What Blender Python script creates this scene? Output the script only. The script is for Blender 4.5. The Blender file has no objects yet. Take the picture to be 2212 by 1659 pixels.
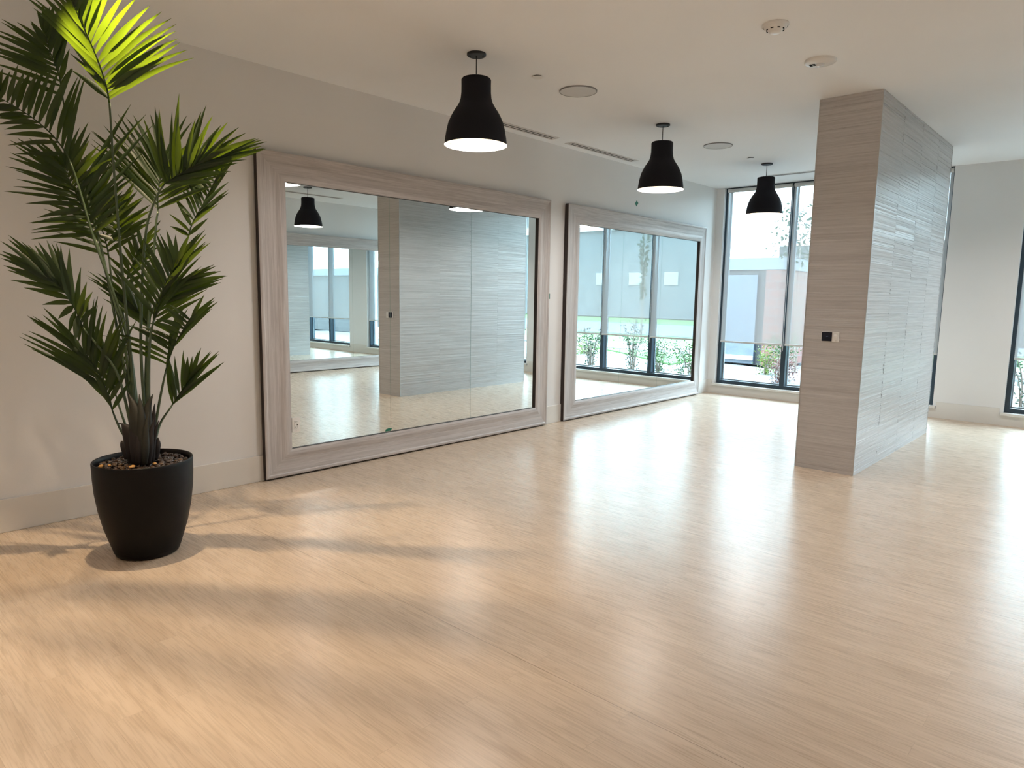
import bpy, bmesh, math, random
from mathutils import Vector, Matrix, noise
sc = bpy.context.scene
PI = math.pi

# ------------------------------------------------------------------ camera, world, lights, exposure
YAW, PITCH, ROLL, FPX = 0.7374049509, -0.1287914767, 0.0154882355, 1483.0
CAM = Vector((4.840127709, 0.0, 1.4361444))
cy_, sy_ = math.cos(YAW), math.sin(YAW)
fwd = Vector((-sy_, cy_, 0)); rgt = Vector((cy_, sy_, 0)); up = Vector((0, 0, 1))
c_, s_ = math.cos(PITCH), math.sin(PITCH)
fwd, up = fwd * c_ + up * s_, up * c_ - fwd * s_
c_, s_ = math.cos(ROLL), math.sin(ROLL)
rgt, up = rgt * c_ + up * s_, up * c_ - rgt * s_
cd = bpy.data.cameras.new('camera'); cam = bpy.data.objects.new('camera', cd)
sc.collection.objects.link(cam); sc.camera = cam
cd.sensor_fit = 'HORIZONTAL'; cd.sensor_width = 36.0; cd.lens = FPX * 36.0 / 2212.0
cd.clip_start = 0.05; cd.clip_end = 400
R = Matrix((rgt, up, -fwd)).transposed().to_4x4()
cam.matrix_world = Matrix.Translation(CAM) @ R

SKY = 8.4
w = bpy.data.worlds.new('sky'); sc.world = w; w.use_nodes = True
nt = w.node_tree; nt.nodes.clear()
tc = nt.nodes.new('ShaderNodeTexCoord'); sp = nt.nodes.new('ShaderNodeSeparateXYZ')
cr = nt.nodes.new('ShaderNodeValToRGB'); bg = nt.nodes.new('ShaderNodeBackground'); ou = nt.nodes.new('ShaderNodeOutputWorld')
nt.links.new(tc.outputs['Generated'], sp.inputs[0]); nt.links.new(sp.outputs['Z'], cr.inputs[0])
e = cr.color_ramp.elements
e[0].position = 0.0; e[0].color = (0.81, 0.945, 1.0, 1); e[1].position = 0.8; e[1].color = (0.62, 0.80, 1.0, 1)
nt.links.new(cr.outputs[0], bg.inputs[0]); bg.inputs[1].default_value = SKY
nt.links.new(bg.outputs[0], ou.inputs[0])

sc.view_settings.view_transform = 'Standard'; sc.view_settings.look = 'None'
sc.view_settings.gamma = 1.0; sc.view_settings.exposure = 1.37; sc.view_settings.use_curve_mapping = False
cy = sc.cycles
cy.max_bounces = 12; cy.diffuse_bounces = 6; cy.glossy_bounces = 6; cy.transmission_bounces = 6
cy.transparent_max_bounces = 16; cy.caustics_reflective = False; cy.caustics_refractive = False
cy.use_denoising = True; cy.use_adaptive_sampling = True; cy.adaptive_threshold = 0.02
cy.sample_clamp_indirect = 10.0

H = 3.05; YB = 9.811; XR = 6.30; YF = -4.2

def add_light(name, kind, loc, energy, color, **kw):
    l = bpy.data.lights.new(name, kind); l.energy = energy; l.color = color
    for k, v in kw.items():
        setattr(l, k, v)
    o = bpy.data.objects.new(name, l); sc.collection.objects.link(o); o.location = loc
    return o

# sky portals just outside the two window bays (they only guide the sampling of the sky)
for nm, xa, xb in (('sky_portal', 0.12, 3.03), ('sky_portal', 3.76, 6.28)):
    p = add_light(nm, 'AREA', ((xa + xb) / 2, YB + 0.36, 1.6), 1, (1, 1, 1), shape='RECTANGLE', size=xb - xa, size_y=2.9)
    p.rotation_euler = (-PI / 2, 0, 0); p.data.cycles.is_portal = True

sun = add_light('sun', 'SUN', (0, 20, 30), 1.6, (1.0, 0.97, 0.92), angle=math.radians(6))
sun.rotation_euler = Vector((0.35, 0.30, -0.9)).to_track_quat('-Z', 'Y').to_euler()

# ------------------------------------------------------------------ helpers
def rgb(h):
    h = h.lstrip('#')
    v = [int(h[i:i + 2], 16) / 255 for i in (0, 2, 4)]
    return tuple((x / 12.92 if x <= 0.04045 else ((x + 0.055) / 1.055) ** 2.4) for x in v)

def mat(name, col, rough=0.5, metal=0.0, spec=0.5, **kw):
    m = bpy.data.materials.new(name); m.use_nodes = True
    b = m.node_tree.nodes['Principled BSDF']
    b.inputs['Base Color'].default_value = (*col, 1); b.inputs['Roughness'].default_value = rough
    b.inputs['Metallic'].default_value = metal; b.inputs['Specular IOR Level'].default_value = spec
    for k, v in kw.items():
        b.inputs[k.replace('_', ' ')].default_value = v
    return m

class N:
    """small node helper"""
    def __init__(s, m): s.t = m.node_tree; s.b = s.t.nodes.get('Principled BSDF')
    def n(s, typ, **kw):
        x = s.t.nodes.new(typ)
        for k, v in kw.items():
            if k.startswith('i_'):
                key = k[2:]; key = int(key) if key.isdigit() else key.replace('_', ' ')
                x.inputs[key].default_value = v
            else: setattr(x, k, v)
        return x
    def l(s, a, b): s.t.links.new(a, b)
    def ramp(s, src, stops):
        r = s.n('ShaderNodeValToRGB'); s.l(src, r.inputs[0]); el = r.color_ramp.elements
        while len(el) < len(stops): el.new(0.5)
        for e_, (p, c) in zip(el, stops): e_.position = p; e_.color = (*c, 1) if len(c) == 3 else c
        return r.outputs[0]
    def coord(s, scale=(1, 1, 1), rot=(0, 0, 0), kind='Object'):
        t = s.n('ShaderNodeTexCoord'); m = s.n('ShaderNodeMapping'); m.inputs['Scale'].default_value = scale
        m.inputs['Rotation'].default_value = rot
        s.l(t.outputs[kind], m.inputs[0]); return m.outputs[0]
    def noise(s, co, scale, detail=4, rough=0.5, dist=0.0):
        x = s.n('ShaderNodeTexNoise'); x.inputs['Scale'].default_value = scale; x.inputs['Detail'].default_value = detail
        x.inputs['Roughness'].default_value = rough; x.inputs['Distortion'].default_value = dist
        s.l(co, x.inputs['Vector']); return x.outputs['Fac']
    def mix(s, f, a, b, blend='MIX'):
        x = s.n('ShaderNodeMix', data_type='RGBA', blend_type=blend)
        for sock, v in ((x.inputs[0], f), (x.inputs[6], a), (x.inputs[7], b)):
            if isinstance(v, (int, float)): sock.default_value = v
            elif isinstance(v, tuple): sock.default_value = (*v, 1)
            else: s.l(v, sock)
        return x.outputs[2]
    def math(s, op, a, b=None, c=None):
        x = s.n('ShaderNodeMath', operation=op)
        for i, v in enumerate((a, b, c)):
            if v is None: continue
            if isinstance(v, (int, float)): x.inputs[i].default_value = v
            else: s.l(v, x.inputs[i])
        return x.outputs[0]
    def bump(s, h, strength=0.2, dist=0.01):
        x = s.n('ShaderNodeBump'); x.inputs['Strength'].default_value = strength; x.inputs['Distance'].default_value = dist
        s.l(h, x.inputs['Height']); s.l(x.outputs[0], s.b.inputs['Normal'])

def paint(name, col, rough=0.6, bump=0.08):
    m = mat(name, col, rough, spec=0.3); q = N(m); co = q.coord()
    n = q.noise(co, 140, 3, 0.6); q.bump(n, bump, 0.004)
    v = q.noise(co, 0.7, 2)
    q.l(q.ramp(v, [(0.3, tuple(x * 0.97 for x in col)), (0.7, tuple(min(1, x * 1.03) for x in col))]), q.b.inputs['Base Color'])
    return m

# materials -------------------------------------------------------
M_wall = paint('warm white wall paint', (0.755, 0.75, 0.745))
M_ceil = paint('matte ceiling paint', (0.905, 0.92, 0.935), 0.75, 0.05)
M_trim = paint('satin trim paint', (0.70, 0.675, 0.635), 0.38, 0.02)
M_black = mat('matte black metal', (0.012, 0.012, 0.014), 0.55)
M_white = mat('white plastic', (0.80, 0.79, 0.77), 0.35)
M_frame = mat('dark anodised window metal', (0.035, 0.055, 0.075), 0.32, 0.35)
M_dark = mat('dark brown board edge', (0.028, 0.016, 0.012), 0.6)
M_black_gap = mat('black slot', (0.004, 0.004, 0.004), 0.9)
M_metal = mat('brushed aluminium trim', (0.55, 0.55, 0.55), 0.35, 0.8)
M_tape = mat('green masking tape', (0.01, 0.16, 0.09), 0.6)
M_mirror = mat('silvered mirror', (0.86, 0.92, 0.915), 0.0, 1.0)
M_joint = mat('polished glass edge', (0.25, 0.40, 0.36), 0.15, 0.0)

def floor_material():
    m = mat('pale maple plank floor', (0.6, 0.45, 0.32), 0.26, spec=0.22); q = N(m)
    co = q.coord()
    br = q.n('ShaderNodeTexBrick'); q.l(co, br.inputs['Vector'])
    br.offset = 0.37; br.offset_frequency = 2; br.squash = 1.0
    br.inputs['Color1'].default_value = (0, 0, 0, 1); br.inputs['Color2'].default_value = (1, 1, 1, 1)
    br.inputs['Mortar'].default_value = (0.5, 0.5, 0.5, 1)
    br.inputs['Scale'].default_value = 1.0; br.inputs['Mortar Size'].default_value = 0.0009
    br.inputs['Mortar Smooth'].default_value = 0.2; br.inputs['Bias'].default_value = 0.0
    br.inputs['Brick Width'].default_value = 1.22; br.inputs['Row Height'].default_value = 0.098
    tone = br.outputs['Color']
    # shift the grain from plank to plank
    sep = q.n('ShaderNodeSeparateXYZ'); q.l(co, sep.inputs[0])
    tv = q.math('MULTIPLY', q.n('ShaderNodeRGBToBW').outputs[0], 7.3)
    bw = tv.node.inputs[0].links[0].from_node; q.l(tone, bw.inputs[0])
    cm = q.n('ShaderNodeCombineXYZ')
    q.l(q.math('ADD', q.math('MULTIPLY', sep.outputs[0], 0.9), tv), cm.inputs[0])
    q.l(q.math('MULTIPLY', sep.outputs[1], 9.0), cm.inputs[1]); q.l(tv, cm.inputs[2])
    g1 = q.noise(cm.outputs[0], 2.2, 8, 0.62, 0.9)
    cm2 = q.n('ShaderNodeCombineXYZ')
    q.l(q.math('ADD', q.math('MULTIPLY', sep.outputs[0], 3.0), tv), cm2.inputs[0])
    q.l(q.math('MULTIPLY', sep.outputs[1], 60.0), cm2.inputs[1])
    g2 = q.noise(cm2.outputs[0], 2.0, 5, 0.6, 0.3)
    base = q.ramp(g1, [(0.30, FL_D), (0.48, FL_M), (0.70, FL_L)])
    c = q.mix(0.16, base, q.ramp(tone, [(0, (0.50, 0.39, 0.29)), (1, (0.72, 0.59, 0.46))]))
    c = q.mix(0.30, c, q.ramp(g2, [(0.30, (0.62, 0.60, 0.58)), (0.60, (1, 1, 1))]), 'MULTIPLY')
    # sparse darker flecks of maple figure
    fl = q.noise(cm.outputs[0], 7.0, 6, 0.7, 2.2)
    c = q.mix(q.ramp(fl, [(0.62, (0, 0, 0)), (0.74, (0.35, 0.35, 0.35))]), c, (0.36, 0.24, 0.16))
    c = q.mix(q.math('MULTIPLY', br.outputs['Fac'], 0.35), c, (0.30, 0.22, 0.15))
    # long sheet seams every 1.83 m
    sm = q.math('ABSOLUTE', q.math('SUBTRACT', q.math('MODULO', q.math('ADD', sep.outputs[1], 18.3 - 1.937 + 0.915), 1.83), 0.915))
    sf = q.math('LESS_THAN', sm, 0.0016)
    c = q.mix(q.math('MULTIPLY', sf, 0.6), c, (0.13, 0.085, 0.05))
    q.l(c, q.b.inputs['Base Color'])
    q.l(q.ramp(g2, [(0.3, (FL_R - 0.03,) * 3), (0.7, (FL_R + 0.05,) * 3)]), q.b.inputs['Roughness'])
    und = q.noise(q.coord((1.0, 2.4, 1)), 4.0, 2, 0.5)
    h = q.math('ADD', q.math('MULTIPLY', g2, 0.25), q.math('MULTIPLY', und, 1.6))
    h = q.math('SUBTRACT', h, q.math('MULTIPLY', br.outputs['Fac'], 0.5))
    q.bump(h, 0.055, 0.004)
    return m
FL_D, FL_M, FL_L, FL_R = (0.51, 0.395, 0.29), (0.60, 0.475, 0.36), (0.68, 0.55, 0.43), 0.27
M_floor = floor_material()

def wood_grey():
    m = mat('grey washed oak', (0.3, 0.27, 0.25), 0.45, spec=0.35); q = N(m)
    oi = q.n('ShaderNodeObjectInfo'); t = q.n('ShaderNodeTexCoord')
    sep = q.n('ShaderNodeSeparateXYZ'); q.l(t.outputs['Object'], sep.inputs[0])
    cm = q.n('ShaderNodeCombineXYZ')
    q.l(q.math('ADD', q.math('MULTIPLY', sep.outputs[0], 1.1), q.math('MULTIPLY', oi.outputs['Random'], 37.0)), cm.inputs[0])
    q.l(q.math('MULTIPLY', sep.outputs[1], 30.0), cm.inputs[1]); q.l(q.math('MULTIPLY', sep.outputs[2], 6.0), cm.inputs[2])
    g = q.noise(cm.outputs[0], 1.7, 9, 0.66, 0.8)
    g2 = q.noise(cm.outputs[0], 9.0, 6, 0.7, 0.2)
    c = q.ramp(g, [(0.28, (0.38, 0.345, 0.33)), (0.47, (0.47, 0.435, 0.42)), (0.56, (0.53, 0.495, 0.48)), (0.75, (0.60, 0.57, 0.555))])
    c = q.mix(0.5, c, q.ramp(g2, [(0.35, (0.80, 0.785, 0.78)), (0.62, (1, 1, 1))]), 'MULTIPLY')
    q.l(c, q.b.inputs['Base Color']); q.bump(q.math('ADD', g, q.math('MULTIPLY', g2, .4)), 0.18, 0.004)
    return m
M_wood = wood_grey()

def tile_mat():
    m = mat('ribbed grey porcelain cladding', (0.45, 0.43, 0.42), 0.32, spec=1.0); q = N(m)
    co = q.coord((0.6, 0.6, 34)); g = q.noise(co, 2.2, 6, 0.7)
    co2 = q.coord((2.0, 2.0, 200)); g2 = q.noise(co2, 2.0, 4, 0.7)
    c = q.ramp(g, [(0.25, (0.42, 0.40, 0.395)), (0.5, (0.55, 0.53, 0.525)), (0.75, (0.66, 0.645, 0.64))])
    c = q.mix(0.55, c, q.ramp(g2, [(0.3, (0.66, 0.65, 0.65)), (0.6, (1, 1, 1))]), 'MULTIPLY')
    q.l(c, q.b.inputs['Base Color']); q.bump(g2, 0.25, 0.003)
    return m
M_tile = tile_mat()

def blind_mat():
    m = bpy.data.materials.new('sheer white blind fabric'); m.use_nodes = True; t = m.node_tree; t.nodes.clear()
    o = t.nodes.new('ShaderNodeOutputMaterial'); tr = t.nodes.new('ShaderNodeBsdfTransparent')
    tl = t.nodes.new('ShaderNodeBsdfTranslucent'); df = t.nodes.new('ShaderNodeBsdfDiffuse')
    tr.inputs[0].default_value = (0.93, 0.98, 1.0, 1)
    tl.inputs[0].default_value = (0.80, 0.84, 0.86, 1); df.inputs[0].default_value = (0.70, 0.72, 0.73, 1)
    m1 = t.nodes.new('ShaderNodeMixShader'); m2 = t.nodes.new('ShaderNodeMixShader')
    m1.inputs[0].default_value = 0.05; m2.inputs[0].default_value = 0.42
    t.links.new(df.outputs[0], m1.inputs[1]); t.links.new(tl.outputs[0], m1.inputs[2])
    t.links.new(m1.outputs[0], m2.inputs[1]); t.links.new(tr.outputs[0], m2.inputs[2]); t.links.new(m2.outputs[0], o.inputs[0])
    return m
M_blind = blind_mat()

def glass_mat():
    m = bpy.data.materials.new('clear window glass'); m.use_nodes = True; t = m.node_tree; t.nodes.clear()
    o = t.nodes.new('ShaderNodeOutputMaterial'); tr = t.nodes.new('ShaderNodeBsdfTransparent')
    gl = t.nodes.new('ShaderNodeBsdfGlossy'); gl.inputs['Roughness'].default_value = 0.02
    tr.inputs[0].default_value = (0.90, 0.97, 0.98, 1)
    fr = t.nodes.new('ShaderNodeLayerWeight'); fr.inputs[0].default_value = 0.12
    mm = t.nodes.new('ShaderNodeMixShader')
    t.links.new(fr.outputs['Fresnel'], mm.inputs[0]); t.links.new(tr.outputs[0], mm.inputs[1]); t.links.new(gl.outputs[0], mm.inputs[2])
    t.links.new(mm.outputs[0], o.inputs[0]); return m
M_glass = glass_mat()

def emit(name, col, s):
    m = mat(name, col, 0.5); b = m.node_tree.nodes['Principled BSDF']
    b.inputs['Emission Color'].default_value = (*col, 1); b.inputs['Emission Strength'].default_value = s
    return m

# mesh helpers ----------------------------------------------------
class MB:
    def __init__(s): s.v = []; s.f = []; s.mi = []
    def face(s, pts, mi=0):
        k = len(s.v); s.v += [tuple(p) for p in pts]; s.f.append(tuple(range(k, k + len(pts)))); s.mi.append(mi)
    def box(s, a, b, mi=0):
        x0, y0, z0 = a; x1, y1, z1 = b; k = len(s.v)
        s.v += [(x0, y0, z0), (x1, y0, z0), (x1, y1, z0), (x0, y1, z0), (x0, y0, z1), (x1, y0, z1), (x1, y1, z1), (x0, y1, z1)]
        for q in ((0, 3, 2, 1), (4, 5, 6, 7), (0, 1, 5, 4), (1, 2, 6, 5), (2, 3, 7, 6), (3, 0, 4, 7)):
            s.f.append(tuple(k + i for i in q)); s.mi.append(mi)
    def grid(s, rows, close=False, mi=0):
        k = len(s.v); n = len(rows[0])
        for r in rows: s.v += [tuple(p) for p in r]
        for i in range(len(rows) - 1):
            for j in range(n if close else n - 1):
                a = k + i * n + j; b = k + i * n + (j + 1) % n
                s.f.append((a, b, b + n, a + n)); s.mi.append(mi)
    def lathe(s, prof, n=32, c=(0, 0, 0), mi=0, cap0=False, cap1=False):
        k = len(s.v)
        s.grid([[(c[0] + r * math.cos(2 * PI * j / n), c[1] + r * math.sin(2 * PI * j / n), c[2] + z) for j in range(n)] for r, z in prof], True, mi)
        if cap0: s.f.append(tuple(k + j for j in reversed(range(n)))); s.mi.append(mi)
        if cap1: b = k + (len(prof) - 1) * n; s.f.append(tuple(b + j for j in range(n))); s.mi.append(mi)
    def tube(s, pts, rads, n=6, mi=0, cap=True):
        pts = [Vector(p) for p in pts]; rows = []
        if isinstance(rads, (int, float)): rads = [rads] * len(pts)
        ref = Vector((0.3, 0.2, 1)).normalized()
        for i, p in enumerate(pts):
            t = (pts[min(i + 1, len(pts) - 1)] - pts[max(i - 1, 0)]).normalized()
            a = t.cross(ref)
            if a.length < 1e-3: a = t.cross(Vector((1, 0, 0)))
            a.normalize(); b = t.cross(a)
            rows.append([p + (a * math.cos(2 * PI * j / n) + b * math.sin(2 * PI * j / n)) * rads[i] for j in range(n)])
        k = len(s.v); s.grid(rows, True, mi)
        if cap:
            s.f.append(tuple(k + j for j in range(n))); s.mi.append(mi)
            b = k + (len(rows) - 1) * n; s.f.append(tuple(b + j for j in reversed(range(n)))); s.mi.append(mi)
    def mesh(s, name, mats, smooth=False):
        me = bpy.data.meshes.new(name); me.from_pydata(s.v, [], s.f)
        for m in mats: me.materials.append(m)
        for p, i in zip(me.polygons, s.mi): p.material_index = i; p.use_smooth = smooth
        me.validate(); me.update(); return me
    def build(s, name, mats, parent=None, smooth=False, bevel=0.0, loc=None, fix=True):
        if not isinstance(mats, (list, tuple)): mats = [mats]
        me = s.mesh(name, mats, smooth)
        if fix:
            bm = bmesh.new(); bm.from_mesh(me); bmesh.ops.recalc_face_normals(bm, faces=bm.faces); bm.to_mesh(me); bm.free()
        o = bpy.data.objects.new(name, me); sc.collection.objects.link(o)
        if loc is not None: o.location = loc
        if parent: o.parent = parent
        if bevel:
            b = o.modifiers.new('bevel', 'BEVEL'); b.width = bevel; b.segments = 2; b.limit_method = 'ANGLE'
        return o

def tag(o, label=None, cat=None, group=None, kind=None):
    if label: o['label'] = label
    if cat: o['category'] = cat
    if group: o['group'] = group
    if kind: o['kind'] = kind
    return o
def empty(name, loc=(0, 0, 0), rot=(0, 0, 0)):
    o = bpy.data.objects.new(name, None); sc.collection.objects.link(o); o.location = loc; o.rotation_euler = rot
    o.empty_display_size = 0.1
    return o
def struct(mb, name, m, parent=None, **kw):
    o = mb.build(name, m, parent, **kw)
    if parent is None: o['kind'] = 'structure'
    return o
def copy_tree(o, parent=None):
    c = o.copy(); sc.collection.objects.link(c); c.parent = parent
    for ch in list(o.children):
        copy_tree(ch, c)
    return c

# ------------------------------------------------------------------ room shell
b = MB(); b.box((-0.25, YF - 0.25, -0.12), (XR + 0.25, YB + 0.30, 0.0)); struct(b, 'floor', M_floor)
b = MB(); b.box((-0.25, YF - 0.25, H), (XR + 0.25, YB + 0.30, H + 0.2)); struct(b, 'ceiling', M_ceil)
b = MB(); b.box((-0.25, YF - 0.25, 0), (0, YB + 0.30, H)); struct(b, 'wall_left', M_wall)
b = MB(); b.box((XR, YF - 0.25, 0), (XR + 0.25, YB + 0.30, H))
struct(b, 'wall_right', M_wall)
b = MB(); b.box((0, YF - 0.25, 0), (XR, YF, H))
struct(b, 'wall_front', M_wall)
b = MB()
BAYS = ((0.12, 3.03), (3.755, XR - 0.02))
b.box((0, YB, 0), (BAYS[0][0], YB + 0.30, H)); b.box((BAYS[0][1], YB, 0), (BAYS[1][0], YB + 0.30, H))
b.box((BAYS[1][1], YB, 0), (XR, YB + 0.30, H))
for xa, xb in BAYS: b.box((xa, YB, 0), (xb, YB + 0.30, 0.125))
struct(b, 'wall_back', M_wall)
# baseboards
b = MB(); b.box((0, YF, 0), (0.015, YB, 0.2)); struct(b, 'baseboard_left', M_trim, bevel=0.003)
b = MB(); b.box((XR - 0.015, YF, 0), (XR, YB, 0.2)); struct(b, 'baseboard_right', M_trim, bevel=0.003)
b = MB(); b.box((0.015, YF, 0), (XR - 0.015, YF + 0.015, 0.2)); struct(b, 'baseboard_front', M_trim, bevel=0.003)
def prism_xz(b, poly, y0, y1):
    n = len(poly); k = len(b.v)
    b.v += [(x, y0, z) for x, z in poly] + [(x, y1, z) for x, z in poly]
    b.f.append(tuple(k + i for i in range(n))); b.mi.append(0)
    b.f.append(tuple(k + n + i for i in reversed(range(n)))); b.mi.append(0)
    for i in range(n):
        j = (i + 1) % n; b.f.append((k + i, k + n + i, k + n + j, k + j)); b.mi.append(0)
b = MB()
prism_xz(b, [(0.015, 0), (XR - 0.015, 0), (XR - 0.015, 0.118), (3.715, 0.118), (3.715, 0.2), (3.07, 0.2), (3.07, 0.118), (0.08, 0.118), (0.08, 0.2), (0.015, 0.2)], YB - 0.015, YB)
struct(b, 'baseboard_back', M_trim)

# window bays: dark metal frame, panes, white sill
def window(idx, xa, xb, mulls):
    y0, y1 = YB + 0.055, YB + 0.19
    b = MB(); zb, zt = 0.150, H
    b.box((xa, y0, zb), (xa + 0.05, y1, zt)); b.box((xb - 0.05, y0, zb), (xb, y1, zt))
    b.box((xa + 0.05, y0, zb), (xb - 0.05, y1, zb + 0.05)); b.box((xa + 0.05, y0, zt - 0.03), (xb - 0.05, y1, zt))
    for m in mulls: b.box((m - 0.034, y0, zb + 0.05), (m + 0.034, y1, zt - 0.03))
    o = struct(b, 'window_%d' % idx, M_frame)
    edges = [xa + 0.05] + [v for m in mulls for v in (m - 0.034, m + 0.034)] + [xb - 0.05]
    for i in range(0, len(edges), 2):
        g = MB(); g.box((edges[i], y1 - 0.03, zb + 0.05), (edges[i + 1], y1 - 0.02, zt - 0.03))
        g.build('window_pane', M_glass, o)
        t = MB(); za = zb + 0.05
        for aa, bb in (((edges[i], za), (edges[i] + .012, zt - .03)), ((edges[i + 1] - .012, za), (edges[i + 1], zt - .03)), ((edges[i] + .012, za), (edges[i + 1] - .012, za + .014))):
            t.box((aa[0], y1 - 0.045, aa[1]), (bb[0], y1 - 0.031, bb[1]))
        t.build('glazing_bead', M_glazing, o)
    s = MB(); s.box((xa - 0.03, YB - 0.04, 0.118), (xb + 0.03 if idx == 1 else xb, YB + 0.0, 0.15)); s.box((xa, YB, 0.118), (xb, y0 + 0.02, 0.15))
    s.build('window_sill', M_trim, o, bevel=0.003)
M_glazing = mat('pale glazing gasket', (0.35, 0.42, 0.46), 0.5)
window(1, BAYS[0][0], BAYS[0][1], (1.115, 2.075))
window(2, BAYS[1][0], BAYS[1][1], (4.60, 5.44))

# roller blinds
def blind(x0, x1, label, zbot=0.80):
    root = empty('roller_blind', ((x0 + x1) / 2, YB + 0.025, zbot))
    tag(root, label, 'blind', 'sheer roller blinds on the window wall')
    hw = (x1 - x0) / 2; top = H - zbot
    f = MB(); n = 10
    f.grid([[(-hw + 2 * hw * j / n, 0.004 * math.sin(3 * PI * j / n) * (z / top) ** 0.5, z) for j in range(n + 1)] for z in (0.0, top * .3, top * .6, top - 0.07)])
    f.build('blind_fabric', M_blind, root, smooth=True, fix=False)
    r = MB(); r.tube([(-hw, 0, top - 0.045), (hw, 0, top - 0.045)], 0.028, 14); r.build('roller_tube', M_blindbar, root, smooth=False)
    g = MB(); g.box((-hw, -0.008, -0.022), (hw, 0.008, 0.004)); g.build('bottom_bar', M_blindbar, root, bevel=0.003)
    c = MB(); c.tube([(hw + 0.012, 0, top - 0.05), (hw + 0.012, 0, top * .4), (hw + 0.012, 0, -0.10)], 0.0025, 5); c.build('pull_chain', M_white, root)
    return root
M_blindbar = mat('pale blind bar', (0.55, 0.55, 0.54), 0.5)
blind(0.168, 1.100, 'sheer roller blind beside the mirror wall corner, behind the farthest pendant')
blind(1.135, 2.060, 'middle sheer roller blind of the window bay partly hidden by the column')
blind(2.095, 3.020, 'sheer roller blind just left of the white wall pier, mostly behind the column')
blind(3.800, 4.585, 'sheer roller blind right of the white wall pier at the picture edge')
blind(4.620, 5.425, 'middle blind of the right window bay, outside the direct view')
blind(5.460, 6.250, 'sheer roller blind next to the right hand wall, outside the direct view')

# ------------------------------------------------------------------ ribbed tile column
PX0, PX1, PY0, PY1 = 2.742, 3.218, 5.980, 8.594
col = empty('tiled_column', ((PX0 + PX1) / 2, (PY0 + PY1) / 2, 0))
tag(col, 'wide column clad in ribbed grey tile, standing free on the maple floor', 'column')
def clad(name, p0, p1, nrm, seams, seed):
    """one face of the column: rows of thin ribs whose depth changes from tile to tile"""
    rnd = random.Random(seed); p0 = Vector(p0); p1 = Vector(p1); L = (p1 - p0).length; d = (p1 - p0) / L; nrm = Vector(nrm)
    c0 = Vector(col.location); mb = MB()
    cuts = [0.0] + seams + [L]
    for ti in range(len(cuts) - 1):
        s0, s1 = cuts[ti] + (0.0002 if ti else 0), cuts[ti + 1] - (0.0002 if ti < len(cuts) - 2 else 0)
        z = 0.0; prof = [(0.0, 0.0)]
        while z < H - 0.004:
            h = min(rnd.choice((0.007, 0.009, 0.011, 0.013, 0.016)), H - z)
            dp = rnd.choice((-0.004, -0.0028, -0.0018, -0.0010, -0.0005)); dp2 = dp + rnd.uniform(-0.0012, 0.0012)
            prof += [(dp, z + 0.0008), (min(dp2, 0), z + h)]
            z += h
        prof.append((0.0, H - 0.001))
        ra = [p0 + d * s0 + nrm * a + Vector((0, 0, zz)) - c0 for a, zz in prof]
        rb = [p0 + d * s1 + nrm * a + Vector((0, 0, zz)) - c0 for a, zz in prof]
        mb.grid([ra, rb])
    o = mb.build(name, M_tile, col, fix=False)
    return o
e0 = 0.006
clad('tile_cladding', (PX0 + e0, PY0, 0), (PX1 - e0, PY0, 0), (0, -1, 0), [], 1)
clad('tile_cladding', (PX1, PY0 + e0, 0), (PX1, PY1 - e0, 0), (1, 0, 0), [0.66, 1.32, 1.98], 2)
clad('tile_cladding', (PX1 - e0, PY1, 0), (PX0 + e0, PY1, 0), (0, 1, 0), [], 3)
clad('tile_cladding', (PX0, PY1 - e0, 0), (PX0, PY0 + e0, 0), (-1, 0, 0), [0.655, 1.26, 1.871], 4)
k = MB(); k.box((PX0 + 0.008 - col.location.x, PY0 + 0.008 - col.location.y, 0), (PX1 - 0.008 - col.location.x, PY1 - 0.008 - col.location.y, H - 0.001))
k.build('column_core', mat('grey grout core', (0.16, 0.155, 0.15), 0.8), col)
for x, y in ((PX0, PY0), (PX1, PY0), (PX1, PY1), (PX0, PY1)):
    t = MB(); sx = 1 if x == PX0 else -1; sy = 1 if y == PY0 else -1
    xs = sorted((x - sx * 0.001 - col.location.x, x + sx * 0.006 - col.location.x)); ys = sorted((y - sy * 0.001 - col.location.y, y + sy * 0.006 - col.location.y))
    t.box((xs[0], ys[0], 0.002), (xs[1], ys[1], H - 0.001)); t.build('corner_trim', M_metal, col)

# touch controller on the column end
ct = empty('wall_controller', (2.9605, PY0 - 0.001, 1.135)); tag(ct, 'dark touch screen and white sensor plate on the narrow column face', 'thermostat')
b = MB(); b.box((-0.069, -0.010, -0.041), (0.016, 0, 0.041)); b.build('screen_housing', M_white, ct, bevel=0.002)
b = MB(); b.box((-0.066, -0.014, -0.038), (0.015, -0.0101, 0.037))
b.build('touch_screen', mat('dark glass screen', (0.004, 0.006, 0.018), 0.12), ct, bevel=0.0015)
b = MB(); b.box((-0.029, -0.0144, -0.0015), (-0.025, -0.0141, 0.006)); b.box((-0.019, -0.0144, 0.000), (-0.015, -0.0141, 0.006))
b.build('screen_mark', mat('pale screen mark', (0.10, 0.13, 0.22), 0.3), ct)
b = MB(); b.box((0.0165, -0.012, -0.043), (0.069, 0, 0.041)); b.build('sensor_housing', M_white, ct, bevel=0.004)
b = MB(); b.lathe([(0.017, -0.004), (0.018, 0.0), (0.015, 0.002), (0.0, 0.0035)], 24)
o = b.build('sensor_dial', M_white, ct, smooth=True, loc=(0.042, -0.0125, 0.004)); o.rotation_euler = (PI / 2, 0, 0)
b = MB(); b.box((0.047, -0.0124, -0.033), (0.051, -0.0121, -0.029)); b.build('indicator_dot', M_black_gap, ct)

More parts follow.
